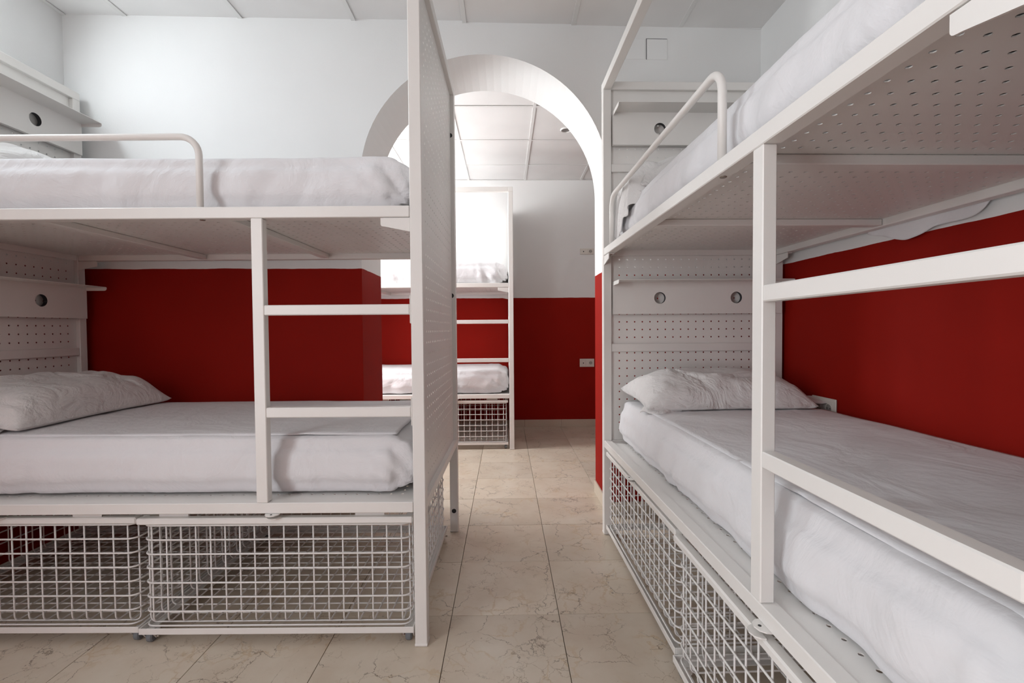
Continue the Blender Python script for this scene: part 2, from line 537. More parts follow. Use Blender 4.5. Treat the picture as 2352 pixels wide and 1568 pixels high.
build_ceiling('ceiling', XL, XRF, 2.95, YB, ZF, [-2.80 + .605 * k for k in range(10)], [2.81 + .6 * k for k in range(4)], 'suspended ceiling of white tiles in the far room')

def window(name, plane, a0, a1, z0, z1, sgn, label):
    par = tag(empty(name), label, kind='structure')
    ax, pos = plane
    def bx(a, b, c, d, t0, t1):
        m = MB()
        if ax == 'x': m.box(pos + sgn * t0, pos + sgn * t1, a, b, c, d, .003)
        else: m.box(a, b, pos + sgn * t0, pos + sgn * t1, c, d, .003)
        return m
    e = .002
    for (a, b, c, d) in ((a0 + e, a0 + .05, z0 + e, z1 - e), (a1 - .05, a1 - e, z0 + e, z1 - e), (a0 + .05, a1 - .05, z0 + e, z0 + .05), (a0 + .05, a1 - .05, z1 - .05, z1 - e)):
        bx(a, b, c, d, -.06, -.015).build('window_frame', M['frame'], par)
    mid = (a0 + a1) / 2
    bx(mid - .025, mid + .025, z0 + .05, z1 - .05, -.055, -.02).build('window_mullion', M['frame'], par)
window('window_added', ('x', XL), *WN, 1, 'small high white window added out of view in the left wall')
window('window_2', ('x', XL), *WS, 1, 'white casement window beside the viewpoint')
window('window_3', ('x', XL), *WF, 1, 'open white casement window of the far room')

# ------------------------------------------------------------------ bunk bed
BL, BW, S = 2.0025, 0.9304, 0.0409
ZU1, ZU0, ZL1, ZL0, ZT = 1.4744, 1.4372, 0.4907, 0.4549, 2.3133
UA, UB = .5273, .5655
R1, R1B, R2, R2B = 1.1506, 1.1169, .8100, .7763
CH = .0022
def B(u0, u1, v0, v1, z0, z1, c=CH):
    return MB().box(-u1, -u0, v0, v1, z0, z1, c)

def perforated(o, e1, e2, e3, a0, a1, b0, b1, p, t, ga0, na, gb0, nb, r=.0042):
    """sheet in the plane (e1,e2), thickness t along e3, round holes on a square grid of pitch p"""
    o, e1, e2, e3 = map(lambda q: np.array(q, float), (o, e1, e2, e3))
    vs = []; fs = []
    def P(a, b, d): return o + e1 * a + e2 * b + e3 * d
    C = [(math.cos(math.pi * k / 4), math.sin(math.pi * k / 4)) for k in range(8)]
    SQ = [(1, 0), (1, 1), (0, 1), (-1, 1), (-1, 0), (-1, -1), (0, -1), (1, -1)]
    h = p / 2
    for i in range(na):
        for j in range(nb):
            ca, cb = ga0 + i * p, gb0 + j * p
            n = len(vs)
            for d in (0, t):
                for k in range(8): vs.append(P(ca + SQ[k][0] * h, cb + SQ[k][1] * h, d))
                for k in range(8): vs.append(P(ca + C[k][0] * r, cb + C[k][1] * r, d))
            for k in range(8):
                l = (k + 1) % 8
                fs.append((n + k, n + l, n + 8 + l, n + 8 + k))
                fs.append((n + 16 + k, n + 24 + k, n + 24 + l, n + 16 + l))
                fs.append((n + 8 + k, n + 8 + l, n + 24 + l, n + 24 + k))
    A0, A1 = ga0 - h, ga0 + (na - 1) * p + h
    B0, B1 = gb0 - h, gb0 + (nb - 1) * p + h
    for (x0, x1, y0, y1) in ((a0, A0, b0, b1), (A1, a1, b0, b1), (A0, A1, b0, B0), (A0, A1, B1, b1)):
        if x1 - x0 < 1e-5 or y1 - y0 < 1e-5: continue
        for d in (0, t):
            n = len(vs)
            vs += [P(x0, y0, d), P(x1, y0, d), P(x1, y1, d), P(x0, y1, d)]
            fs.append((n, n + 1, n + 2, n + 3))
    for (x0, y0, x1, y1) in ((a0, b0, a1, b0), (a1, b0, a1, b1), (a1, b1, a0, b1), (a0, b1, a0, b0)):
        n = len(vs)
        vs += [P(x0, y0, 0), P(x1, y1, 0), P(x1, y1, t), P(x0, y0, t)]
        fs.append((n, n + 1, n + 2, n + 3))
    mb = MB(); mb.v = [tuple(q) for q in vs]; mb.f = fs
    return mb

def arc_pts(c, r, a0, a1, e1, e2, n=8):
    c, e1, e2 = Vector(c), Vector(e1), Vector(e2)
    return [c + e1 * (r * math.cos(a0 + (a1 - a0) * k / n)) + e2 * (r * math.sin(a0 + (a1 - a0) * k / n)) for k in range(n + 1)]

def make_bed():
    root = empty('bunk_bed')
    me = M['metal']
    # four posts with black plugs and floor glides
    for (u0, v0) in ((0, 0), (0, BW - S), (BL - S, 0), (BL - S, BW - S)):
        po = B(u0, u0 + S, v0, v0 + S, .004, ZT - .0406).build('post', me, root)
        B(u0 - .0012, u0 + S + .0012, v0 - .0012, v0 + S + .0012, .0, .010, .002).build('foot_cap', me, po)
        inner = v0 + S if v0 == 0 else v0
        sg = 1 if v0 == 0 else -1
        for zz in ((.112, 1.242, 2.066) if u0 == 0 else ()):
            MB().cyl((-(u0 + S / 2), inner - sg * .001, zz), (0, sg, 0), .0118, .0022, 20, .0006).build('plug', M['black'], po)
    # side rails, both bunks, front and back
    for (z0, z1) in ((ZU0, ZU1), (ZL0, ZL1)):
        for v0 in (0.0, BW - S):
            B(S + .0012, BL - S - .0012, v0 + .001, v0 + S - .001, z0, z1).build('side_rail', me, root)
        # end rails under the panels
        for u0 in (0.0, BL - S):
            ua, ub = (u0 + .001, u0 + S - .001) if z0 < 1 else ((.0225, S - .001) if u0 == 0 else (u0 + .001, u0 + .0190))
            B(ua, ub, S + .0012, BW - S - .0012, z0, z1 - .001).build('end_rail', me, root)
    # top: beams over both ends and a front canopy rail
    for u0 in (0.0, BL - S):
        B(u0, u0 + S, -.0005, BW + .0005, ZT - .0405, ZT).build('top_beam', me, root)
    B(S, BL - S, 0.0, S, ZT - .040, ZT).build('canopy_rail', me, root)
    # perforated end panels (middle of the post depth)
    for nm, u in (('footboard_panel', .0195), ('headboard_panel', BL - S + .0195)):
        if nm == 'footboard_panel':
            mb = perforated((-u, 0, 0), (0, 1, 0), (0, 0, 1), (-1, 0, 0), S + .001, BW - S - .001, ZL1 - .001, ZT - .0405, .04, .0022, .0852, 20, .539, 43)
            panel_mesh = mb.mesh('end_panel')
            o = ob(nm, panel_mesh, me, root)
        else:
            o = ob(nm, panel_mesh, me, root); o.location = (-(BL - S), 0, 0)
        # tubes stiffening the inner side
        for (z0, z1) in ((.9462, .9867), (1.861, 1.901)):
            if nm == 'footboard_panel': B(.0222, S - .004, S + .001, BW - S - .001, z0, z1).build('panel_bar', me, root)
            else: B(BL - S + .004, BL - S + .0192, S + .001, BW - S - .001, z0, z1).build('panel_bar', me, root)
    # sheet-metal mattress supports
    for zz in (ZU1 - .010, ZL1 - .008):
        nm = 'mattress_base'
        if zz > 1:
            mb = perforated((0, 0, zz), (-1, 0, 0), (0, 1, 0), (0, 0, 1), S, BL - S, S, BW - S, .04, .002, .101, 46, .0852 + .014, 20, r=.0052)
            base_mesh = mb.mesh('mattress_base')
            ob(nm, base_mesh, me, root)
        else:
            o = ob(nm, base_mesh, me, root); o.location = (0, 0, ZL1 - .008 - (ZU1 - .010))
        zb = zz - .024
        for u0 in (.655, 1.29):
            B(u0, u0 + .040, S + .001, BW - S - .001, zb, zz - .0006).build('cross_bar', me, root)
    # corner gussets below the upper rails
    for end in (0, 1):
        for v0 in (.0025, BW - S + .002):
            u0 = S + .0005 if end == 0 else BL - S - .0005
            d = 1 if end == 0 else -1
            pts = [(0, 1.434), (0, 1.389)]
            pts += [(.080, 1.4055)]
            pts += [(.090 + .006 * math.sin(t), 1.414 - .007 * math.cos(t)) for t in (0.2, .7, 1.2, 1.57)]
            pts += [(.096, 1.434)]
            mb = MB().prism([(-(u0 + d * a), z) for a, z in pts], 1, v0, v0 + .004)
            br = mb.build('bracket', me, root)
            mb = MB().prism([(-(u0 + d * a), q) for a, q in ((0.001, v0 + .004), (.090, v0 + .004), (.085, v0 + .032), (.001, v0 + .034))], 2, 1.4325, 1.4362)
            mb.build('bracket_flange', me, br)
            for a in (.03, .066):
                MB().cyl((-(u0 + d * a), v0 + .019, 1.4325), (0, 0, -1), .006, .004, 12, .001).build('bolt', M['bolt'], br)
    for u in (.735, 1.885):      # bolts of the guard rail under the upper rail
        MB().cyl((-u, .0205, ZU0 + .0005), (0, 0, -1), .0085, .003, 16, .001).build('bolt', M['bolt'], root)
    # ladder
    la = B(UA, UB, .001, .031, ZL1 + .0005, ZU0 - .0005).build('ladder_upright', me, root)
    for (z1, z0) in ((R1, R1B), (R2, R2B)):
        r = B(S + .0045, UA - .0004, .0005, .0315, z0, z1, .0028).build('ladder_rung', me, root)
        B(S + .0002, S + .0043, .002, .034, z0 - .030, z1 + .030, .0015).build('fixing_plate', me, r)
    # guard rail, a bent round tube
    rr, r = .0108, .062
    zt = 1.711
    a, b = .742, 1.875
    pts = [Vector((-a, .0205, ZU1 - .002)), Vector((-a, .0205, zt - r))]
    pts += arc_pts((-a - r, .0205, zt - r), r, 0, math.pi / 2, (1, 0, 0), (0, 0, 1))[1:]
    pts += arc_pts((-b + r, .0205, zt - r), r, math.pi / 2, math.pi, (1, 0, 0), (0, 0, 1))
    pts += [Vector((-b, .0205, ZU1 - .002))]
    MB().tube(pts, rr, 16).build('guard_rail', me, root, smooth=True)
    # bedside shelves with the boxed panel below, two per head end
    for z1 in (1.300, 2.150):
        z0 = z1 - .162
        uf = BL - S - .018            # front of the box
        va, vb = .0455, .9155
        vm = (va + vb) / 2
        sh = MB()
        fs_u = BL - S - .126
        pl = [(fs_u, va + .006), (fs_u, vb - .006), (fs_u + .004, vb), (BL - S + .004, vb), (BL - S + .004, va), (fs_u + .004, va)]
        shelf = MB().prism([(-u, v) for u, v in pl], 2, z1, z1 + .0025).build('shelf', me, root)
        for vv in (va, vb - .0022):
            prof = [(BL - S - .004, z1 + .0005), (fs_u + .002, z1 + .0005), (fs_u + .002, z1 - .008), (fs_u + .006, z1 - .014), (fs_u + .013, z1 - .0165), (BL - S - .004, z1 - .0165)]
            MB().prism([(-u, z) for u, z in prof], 1, vv, vv + .0022).build('shelf_lip', me, shelf)
        # box front with two round cut-outs
        mb = MB()
        R = .0295; n = 32
        cells = [(vm - .197), (vm + .197)]
        hh = (z1 - z0) / 2; zc = z0 + hh
        cuts = [va]
        for cv in cells: cuts += [cv - hh, cv + hh]
        cuts += [vb]
        def put(poly2, du): mb.add([(-(uf + du), v, z) for v, z in poly2], [tuple(range(len(poly2)))])
        for k in range(0, len(cuts), 2):
            for du in (0, .0016): put([(cuts[k], z0), (cuts[k + 1], z0), (cuts[k + 1], z1), (cuts[k], z1)], du)
        for cv in cells:
            for k in range(n):
                t0, t1 = 2 * math.pi * k / n + math.pi / 4, 2 * math.pi * (k + 1) / n + math.pi / 4
                def sq(t):
                    c, s_ = math.cos(t), math.sin(t); q = max(abs(c), abs(s_)); return (cv + hh * c / q, zc + hh * s_ / q)
                def ci(t): return (cv + R * math.cos(t), zc + R * math.sin(t))
                for du in (0, .0016): put([sq(t0), sq(t1), ci(t1), ci(t0)], du)
                mb.add([(-uf, *ci(t0)), (-uf, *ci(t1)), (-uf - .0016, *ci(t1)), (-uf - .0016, *ci(t0))], [(0, 1, 2, 3)])
        bx = mb.build('shelf_box', me, shelf)
        for cv in cells:
            g = MB()
            for k in range(n):
                t0, t1 = 2 * math.pi * k / n, 2 * math.pi * (k + 1) / n
                q = [(R * math.cos(t), R * math.sin(t)) for t in (t0, t1)]
                g.add([(-(uf + .0004), cv + q[0][0] * .995, zc + q[0][1] * .995), (-(uf + .0004), cv + q[1][0] * .995, zc + q[1][1] * .995),
                       (-(uf + .020), cv + q[1][0] * .995, zc + q[1][1] * .995), (-(uf + .020), cv + q[0][0] * .995, zc + q[0][1] * .995)], [(0, 1, 2, 3)])
            g.build('hole_shade', M['hole_shade'], bx, smooth=True)  # added liner tube, its dark colour imitates the shaded box interior
        B(uf + .0016, BL - S - .0008, va, vb, z0, z0 + .0016, 0).build('box_bottom', me, shelf)
        B(uf + .0016, BL - S - .0008, va, va + .0016, z0 + .0016, z1, 0).build('box_side', me, shelf)
        B(uf + .0016, BL - S - .0008, vb - .0016, vb, z0 + .0016, z1, 0).build('box_side', me, shelf)
    # padlock tabs under the lower rail, short spacer plates beside the baskets
    for u in (.513, 1.47):
        pts = [(-u - .024, .006), (-u - .022, -.006), (-u - .014, -.016), (-u, -.020), (-u + .014, -.016), (-u + .022, -.006), (-u + .024, .006)]
        tb = MB().prism(pts, 2, ZL0 - .0035, ZL0 - .0005).build('lock_tab', me, root)
        MB().cyl((-u, -.008, ZL0 - .0004), (0, 0, 1), .0035, .0006, 12).build('lock_hole', M['black'], tb)
    for u in (.147, .816, 1.112, 1.78):
        B(u, u + .10, .032, .0345, ZL0 - .030, ZL0 - .0004, .0005).build('spacer_plate', me, root)
    return root

bed = make_bed()
bed.location = (-0.2701, 1.548, 0); bed.rotation_euler.z = -0.0156
tag(bed, 'white metal bunk bed on the left, its perforated end panel facing the aisle', 'bunk bed', 'white bunk beds')
index_kids()
bed_r = copy_tree(bed)
bed_r.location = (0.5313, 0.4203, 0); bed_r.rotation_euler.z = -math.pi / 2 + 0.0137
bed_r['label'] = 'white metal bunk bed along the right wall, seen past its two ladder rungs'
bed_f = copy_tree(bed)
bed_f.location = (0.0748, 4.1187, 0); bed_f.rotation_euler.z = 0
bed_f['label'] = 'white metal bunk bed standing in the far room beyond the arch'

# ------------------------------------------------------------------ mattresses
def rounded_box_grid(x0, x1, y0, y1, z0, z1, rad, step):
    """closed surface grid of a box with rounded edges -> verts, faces, normals"""
    nx, ny, nz = [max(2, int(round((b - a) / step))) for a, b in ((x0, x1), (y0, y1), (z0, z1))]
    verts = {}; vs = []; fs = []
    def vid(i, j, k):
        key = (i, j, k)
        if key not in verts:
            verts[key] = len(vs)
            vs.append((x0 + (x1 - x0) * i / nx, y0 + (y1 - y0) * j / ny, z0 + (z1 - z0) * k / nz))
        return verts[key]
    for i in range(nx):
        for j in range(ny):
            fs.append((vid(i, j, 0), vid(i, j + 1, 0), vid(i + 1, j + 1, 0), vid(i + 1, j, 0)))
            fs.append((vid(i, j, nz), vid(i + 1, j, nz), vid(i + 1, j + 1, nz), vid(i, j + 1, nz)))
    for i in range(nx):
        for k in range(nz):
            fs.append((vid(i, 0, k), vid(i + 1, 0, k), vid(i + 1, 0, k + 1), vid(i, 0, k + 1)))
            fs.append((vid(i, ny, k), vid(i, ny, k + 1), vid(i + 1, ny, k + 1), vid(i + 1, ny, k)))
    for j in range(ny):
        for k in range(nz):
            fs.append((vid(0, j, k), vid(0, j, k + 1), vid(0, j + 1, k + 1), vid(0, j + 1, k)))
            fs.append((vid(nx, j, k), vid(nx, j + 1, k), vid(nx, j + 1, k + 1), vid(nx, j, k + 1)))
    V = np.array(vs)
    lo = np.array([x0, y0, z0]) + rad * np.array([.5, 1, 1]); hi = np.array([x1, y1, z1]) - rad
    # concentrate the rounding: clamp to the inner box, push out
    C = np.clip(V, lo, hi)
    D = V - C
    # soften with a power so that the corner spreads
    n = D / np.maximum(np.abs(D).max(1, keepdims=True), 1e-9) if False else D
    ln = np.linalg.norm(n, axis=1, keepdims=True)
    nrm = n / np.maximum(ln, 1e-9)
    # scale: length of offset to box surface mapped to radius
    off = np.minimum(np.abs(D).max(1, keepdims=True), rad)
    V2 = C + nrm * off
    return V2, fs, nrm

def make_mattress(name, z0, z1, seed, x0=-1.945, x1=-.052, y0=.066, y1=.918, gather=1.0, step=.0125, drape=1.0):
    rad = np.array([.105, .048, .080])
    V, fs, nrm = rounded_box_grid(x0, x1, y0, y1, z0, z1, rad, step)
    h = (V[:, 2] - z0) / (z1 - z0)
    side_y = np.clip(-nrm[:, 1], 0, 1); side_b = np.clip(nrm[:, 1], 0, 1)
    end_f = np.clip(nrm[:, 0], 0, 1); end_h = np.clip(-nrm[:, 0], 0, 1)
    top = np.clip(nrm[:, 2], 0, 1)
    d = np.zeros(len(V))
    P = V.copy()
    # broad softness
    d += noise(P * np.array([2.2, 2.6, 3.0]), seed) * .005 * (1 - top * .3)
    # hanging folds on the long sides, stronger towards the tucked bottom
    fx = P[:, 0] + .10 * (1 - h) * noise(P * np.array([1.5, .1, .1]), seed + 3)
    n1 = noise(np.stack([fx * 9, P[:, 1] * .5, h * .7], 1), seed + 1)
    n2 = noise(np.stack([fx * 22, P[:, 1] * .5, h * 1.0], 1), seed + 2)
    fold = (np.abs(n1) ** 1.2 * .016 + np.abs(n2) * .006) * drape
    d += (side_y + side_b) * fold * (1.15 - h) * 1.0
    # bottom edge pulls in under the mattress, with a wavy hem
    hem = np.clip((.16 - h) / .16, 0, 1)
    d -= (side_y + side_b + end_f + end_h) * hem ** 1.5 * .011 * (1 + .5 * n1)
    # gathered cloth radiating from the lower foot corner
    for (yy, sgn) in ((y0, -1), (y1, 1)):
        su = x1 - P[:, 0]; ang = np.arctan2(P[:, 2] - z0 + .01, su + .02)
        dist = np.hypot(P[:, 2] - z0, su)
        w = np.clip(sgn * nrm[:, 1], 0, 1) + .6 * end_f
        g = np.abs(np.sin(ang * 9 + 2.0 * noise(P * 7.0, seed + 5))) - .45
        d += w * g * np.exp(-(dist / .20) ** 2) * .011 * gather
        su2 = P[:, 0] - x0; ang2 = np.arctan2(P[:, 2] - z0 + .01, su2 + .02); dist2 = np.hypot(P[:, 2] - z0, su2)
        g2 = np.abs(np.sin(ang2 * 8 + 1.5 * noise(P * 6.0, seed + 6))) - .45
        d += w * g2 * np.exp(-(dist2 / .16) ** 2) * .008 * gather
    # creases over the top
    ridge = np.exp(-(noise(P * np.array([1.7, 3.3, 1]) + seed, seed + 8) / .05) ** 2)
    d += top * (ridge * .0022 + noise(P * np.array([5, 11, 3]), seed + 9) * .0016)
    # top drops a little towards the long edges
    yc = (y0 + y1) / 2
    d -= top * .006 * (np.abs(P[:, 1] - yc) / ((y1 - y0) / 2)) ** 4
    V = V + nrm * d[:, None]
    V[:, 2] = np.maximum(V[:, 2], z0)
    # bottom verts have no offset normal blow up
    mb = MB(); mb.v = [tuple(p) for p in V]; mb.f = fs
    return mb.mesh(name, smooth=True)

def top_sheet(zt, u1, seed, y0=.098, y1=.885, x1=-.12):
    """thin upper sheet laid on the mattress, its loose edge a little wavy"""
    nx, ny = 110, 40
    vs = []; fs = []
    x0 = -u1
    X, Y = np.meshgrid(np.linspace(0, 1, nx + 1), np.linspace(0, 1, ny + 1), indexing='ij')
    yy = y0 + .012 + (y1 - y0 - .012) * Y
    xe = x0 + .012 * np.sin(yy * 9 + seed) + .008 * np.sin(yy * 23)
    xx = xe + (x1 - xe) * X
    P = np.stack([xx.ravel(), yy.ravel(), np.zeros(xx.size)], 1)
    z = zt + .0035 + noise(P * np.array([5, 11, 1]), seed) * .0016 + .002 * np.exp(-(noise(P * np.array([1.1, 5, 1]), seed + 2) / .05) ** 2)
    z -= .009 * (np.abs(P[:, 1] - .49) / .43) ** 6
    edge = np.minimum(np.minimum(X, 1 - X).ravel() * 40, np.minimum(Y, 1 - Y).ravel() * 25)
    V = np.stack([P[:, 0], P[:, 1], z], 1)
    idx = lambda i, j: i * (ny + 1) + j
    fs = [(idx(i, j), idx(i + 1, j), idx(i + 1, j + 1), idx(i, j + 1)) for i in range(nx) for j in range(ny)]
    rim = [idx(i, 0) for i in range(nx + 1)] + [idx(nx, j) for j in range(1, ny + 1)] + [idx(i, ny) for i in range(nx - 1, -1, -1)] + [idx(0, j) for j in range(ny - 1, 0, -1)]
    n = len(V)
    vs = [tuple(p) for p in V] + [(V[k][0], V[k][1], V[k][2] - .005) for k in rim]
    m = len(rim)
    fs += [(rim[k], n + k, n + (k + 1) % m, rim[(k + 1) % m]) for k in range(m)]
    mb = MB(); mb.v = vs; mb.f = fs
    return mb.mesh('top_sheet', smooth=True)

MAT_U = make_mattress('mattress', ZU1 + .0005, 1.677, 3, drape=1.35, gather=1.3)
MAT_L = make_mattress('mattress', ZL1 + .0005, .700, 11)
MAT_L2 = make_mattress('mattress', ZL1 + .0005, .706, 23, gather=.7)
MAT_FU = make_mattress('mattress', ZU1 + .0005, 1.677, 41, gather=1.5, drape=1.5)
MAT_FL = make_mattress('mattress', ZL1 + .0005, .704, 57, gather=1.5, drape=1.4)
def mattress(mesh, b, label, sheet=None):
    o = ob('mattress', mesh, M['sheet'])
    o.location = b.location; o.rotation_euler = b.rotation_euler
    tag(o, label, 'mattress', 'white sheeted mattresses on the bunks')
    if sheet:
        ob('top_sheet', sheet, M['sheet'], o)
    return o
mattress(MAT_U, bed, 'white sheeted mattress on the upper bunk of the left bed')
mattress(MAT_L, bed, 'white sheeted mattress on the lower bunk of the left bed', top_sheet(.700, 1.56, 2))
mru = mattress(MAT_U, bed_r, 'white sheeted mattress on the upper bunk of the right bed')
mattress(MAT_L2, bed_r, 'white sheeted mattress on the lower bunk of the right bed, below the ladder rungs', top_sheet(.706, 1.60, 5))
mattress(MAT_FU, bed_f, 'bright white mattress on the upper bunk in the far room')
mattress(MAT_FL, bed_f, 'white sheeted mattress on the lower bunk in the far room')
def sheet_tail(parent, u0, u1, drop, seed):
    """loose sheet hanging behind the back rail"""
    nx, nz = 40, 8
    vs = []; fs = []
    for i in range(nx + 1):
        a = i / nx
        u = u0 + (u1 - u0) * a
        dz = drop * (math.sin(math.pi * a) ** .6) * (1 + .25 * math.sin(a * 11 + seed))
        for k in range(nz + 1):
            b = k / nz
            vs.append((-u, BW + .0015 + .006 * math.sin(a * 17 + b * 2 + seed) ** 2 * b, ZU0 + .03 - b * (dz + .03)))
    for i in range(nx):
        for k in range(nz):
            q = i * (nz + 1) + k
            fs.append((q, q + 1, q + nz + 2, q + nz + 1))
    mb = MB(); mb.v = vs; mb.f = fs
    o = mb.build('sheet_tail', M['sheet'], parent, smooth=True)
    md = o.modifiers.new('thick', 'SOLIDIFY'); md.thickness = .0012
sheet_tail(mru, .95, 1.42, .050, 1)

# ------------------------------------------------------------------ pillows
def make_pillow(lx, ly, h, seed, flat=.62, bunch=None):
    """lx along x (depth), ly along y (length); z=0 is the underside"""
    n1, n2 = 60, 100
    vs = []; fs = []
    A, Bq = np.meshgrid(np.linspace(-1, 1, n1 + 1), np.linspace(-1, 1, n2 + 1), indexing='ij')
    a, b = A.ravel(), Bq.ravel()
    px = lx / 2 * a * (1 - .07 * np.cos(b * math.pi / 2) ** 2)
    py = ly / 2 * b * (1 - .05 * np.cos(a * math.pi / 2) ** 2)
    T = (np.clip(1 - np.abs(a) ** 2.6, 0, 1) ** .62) * (np.clip(1 - np.abs(b) ** 3.4, 0, 1) ** .62)
    Pn = np.stack([px, py, np.zeros_like(px)], 1)
    wr = noise(Pn * np.array([9, 7, 1]), seed) * .012 + noise(Pn * np.array([20, 14, 1]), seed + 1) * .007
    rid = np.abs(noise(Pn * np.array([6, 5, 1]) + 3.3, seed + 2))
    wr += -np.exp(-(rid / .06) ** 2) * .009
    up = h * .66 * T * (1 + .10 * noise(Pn * np.array([4, 3, 1]), seed + 4)) + wr * np.clip(T * 1.6, 0, 1)
    # edges of the case pucker
    dn = -h * .34 * T ** .5
    z_up = up + h * .34; z_dn = np.maximum(dn + h * .34, 0.0)
    # edge line lies low
    base = h * .34 * (1 - .55 * (1 - np.clip(T * 2, 0, 1)))
    z_up = up + base; z_dn = np.maximum(base + dn, .0)
    m = len(a)
    V = np.concatenate([np.stack([px, py, z_up], 1), np.stack([px, py, z_dn], 1)])
    idx = lambda i, j: i * (n2 + 1) + j
    for i in range(n1):
        for j in range(n2):
            q = (idx(i, j), idx(i + 1, j), idx(i + 1, j + 1), idx(i, j + 1))
            fs.append(q); fs.append(tuple(m + k for k in q[::-1]))
    rim = [idx(i, 0) for i in range(n1 + 1)] + [idx(n1, j) for j in range(1, n2 + 1)] + [idx(i, n2) for i in range(n1 - 1, -1, -1)] + [idx(0, j) for j in range(n2 - 1, 0, -1)]
    k = len(rim)
    fs += [(rim[i], m + rim[i], m + rim[(i + 1) % k], rim[(i + 1) % k]) for i in range(k)]
    mb = MB(); mb.v = [tuple(p) for p in V]; mb.f = fs
    return mb.mesh('pillow', smooth=True)

def flap(width, depth, seed, h=.02):
    """empty open end of a pillow case, crumpled"""
    n1, n2 = 26, 26
    X, Y = np.meshgrid(np.linspace(0, 1, n1 + 1), np.linspace(-.5, .5, n2 + 1), indexing='ij')
    a, b = X.ravel(), Y.ravel()
    px = a * depth; py = b * width * (1 - .45 * a)
    P = np.stack([px, py, 0 * px], 1)
    z = h * (1 - a) ** .7 * (1 - (2 * b) ** 4) + .012 * np.abs(noise(P * np.array([14, 38, 1]), seed)) + .004
    V = np.concatenate([np.stack([px, py, z], 1), np.stack([px, py, z - .004], 1)])
    m = len(px); fs = []
    idx = lambda i, j: i * (n2 + 1) + j
    for i in range(n1):
        for j in range(n2):
            q = (idx(i, j), idx(i + 1, j), idx(i + 1, j + 1), idx(i, j + 1))
            fs.append(q); fs.append(tuple(m + k for k in q[::-1]))
    rim = [idx(i, 0) for i in range(n1 + 1)] + [idx(n1, j) for j in range(1, n2 + 1)] + [idx(i, n2) for i in range(n1 - 1, -1, -1)] + [idx(0, j) for j in range(n2 - 1, 0, -1)]
    k = len(rim)
    fs += [(rim[i], m + rim[i], m + rim[(i + 1) % k], rim[(i + 1) % k]) for i in range(k)]
    mb = MB(); mb.v = [tuple(p) for p in V]; mb.f = fs
    return mb.mesh('case_flap', smooth=True)

def pillow(b, u, v, z, mesh, rz, tilt, label, flaps=()):
    o = ob('pillow', mesh, M['pillow'])
    mw = Matrix.Translation(b.location) @ Matrix.Rotation(b.rotation_euler.z, 4, 'Z') @ Matrix.Translation((-u, v, z)) @ Matrix.Rotation(rz, 4, 'Z') @ Matrix.Rotation(tilt, 4, 'Y')
    o.matrix_world = mw
    tag(o, label, 'pillow', 'white pillows at the bed heads')
    for (loc, ang, msh) in flaps:
        f = ob('case_flap', msh, M['pillow'], o)
        f.location = loc; f.rotation_euler = (0, 0, ang)
    return o
def drooping_case(u, v, z, rz, tilt, seed):
    """open end of a pillow case hanging down over the mattress edge, given in bed coordinates, returned in the pillow's"""
    n1, n2 = 60, 40
    A, Bq = np.meshgrid(np.linspace(0, 1, n1 + 1), np.linspace(0, 1, n2 + 1), indexing='ij')
    a, b = A.ravel(), Bq.ravel()
    uu = 1.60 + .275 * a + .03 * b * (1 - a)
    zb = 1.605 - .095 * np.sin(np.clip(a * 1.15, 0, 1) * math.pi / 2) ** 2 + .012 * np.sin(a * 19)
    kb = np.array([0, .22, .38, .55, 1.0])
    vv = np.interp(b, kb, [.24, .130, .072, .054, .047])
    zz = np.where(b < .55, np.interp(b, kb, [1.775, 1.800, 1.775, 1.70, 1.70]), 1.70 + (zb - 1.70) * (b - .55) / .45)
    P = np.stack([uu, b * .3, 0 * a], 1)
    fold = np.abs(noise(P * np.array([26, 4, 1]), seed)) * .022 + np.abs(noise(P * np.array([60, 8, 1]), seed + 1)) * .007
    w = np.clip(b * 2.2, 0, 1)
    vv = np.maximum(vv - fold * w * .75, .0345)
    zz = zz + fold * .6 * (1 - w)
    e = np.clip(a * 7.0, 0, 1); e = e * e * (3 - 2 * e)
    zz = np.where(zz > 1.684, 1.684 + (zz - 1.684) * e, zz) - (1 - e) * .035 * np.clip(1.6 - b * 1.6, 0, 1)
    vv = vv + (1 - e) * .045
    uu = uu + .012 * noise(P * np.array([12, 9, 1]), seed + 2) * b
    Mi = (Matrix.Translation((-u, v, z)) @ Matrix.Rotation(rz, 4, 'Z') @ Matrix.Rotation(tilt, 4, 'Y')).inverted()
    vs = [tuple(Mi @ Vector((-p, q, r))) for p, q, r in zip(uu, vv, zz)]
    vs += [tuple(Mi @ Vector((-p, q + .003, r - .002))) for p, q, r in zip(uu, vv, zz)]
    m = len(a); fs = []
    idx = lambda i, j: i * (n2 + 1) + j
    for i in range(n1):
        for j in range(n2):
            q = (idx(i, j), idx(i + 1, j), idx(i + 1, j + 1), idx(i, j + 1))
            fs.append(q); fs.append(tuple(m + k for k in q[::-1]))
    rim = [idx(i, 0) for i in range(n1 + 1)] + [idx(n1, j) for j in range(1, n2 + 1)] + [idx(i, n2) for i in range(n1 - 1, -1, -1)] + [idx(0, j) for j in range(n2 - 1, 0, -1)]
    k = len(rim)
    fs += [(rim[i], m + rim[i], m + rim[(i + 1) % k], rim[(i + 1) % k]) for i in range(k)]
    mb = MB(); mb.v = vs; mb.f = fs
    return mb.mesh('case_flap', smooth=True)
pillow(bed_r, 1.735, .455, .722, make_pillow(.40, .75, .148, 4), .03, .10, 'white pillow on the lower bunk of the right bed, case bunched at its end',
       [((.02, .35, .004), math.radians(80), flap(.20, .16, 3)), ((.11, -.27, -.004), math.radians(-50), flap(.17, .12, 8, .045))])
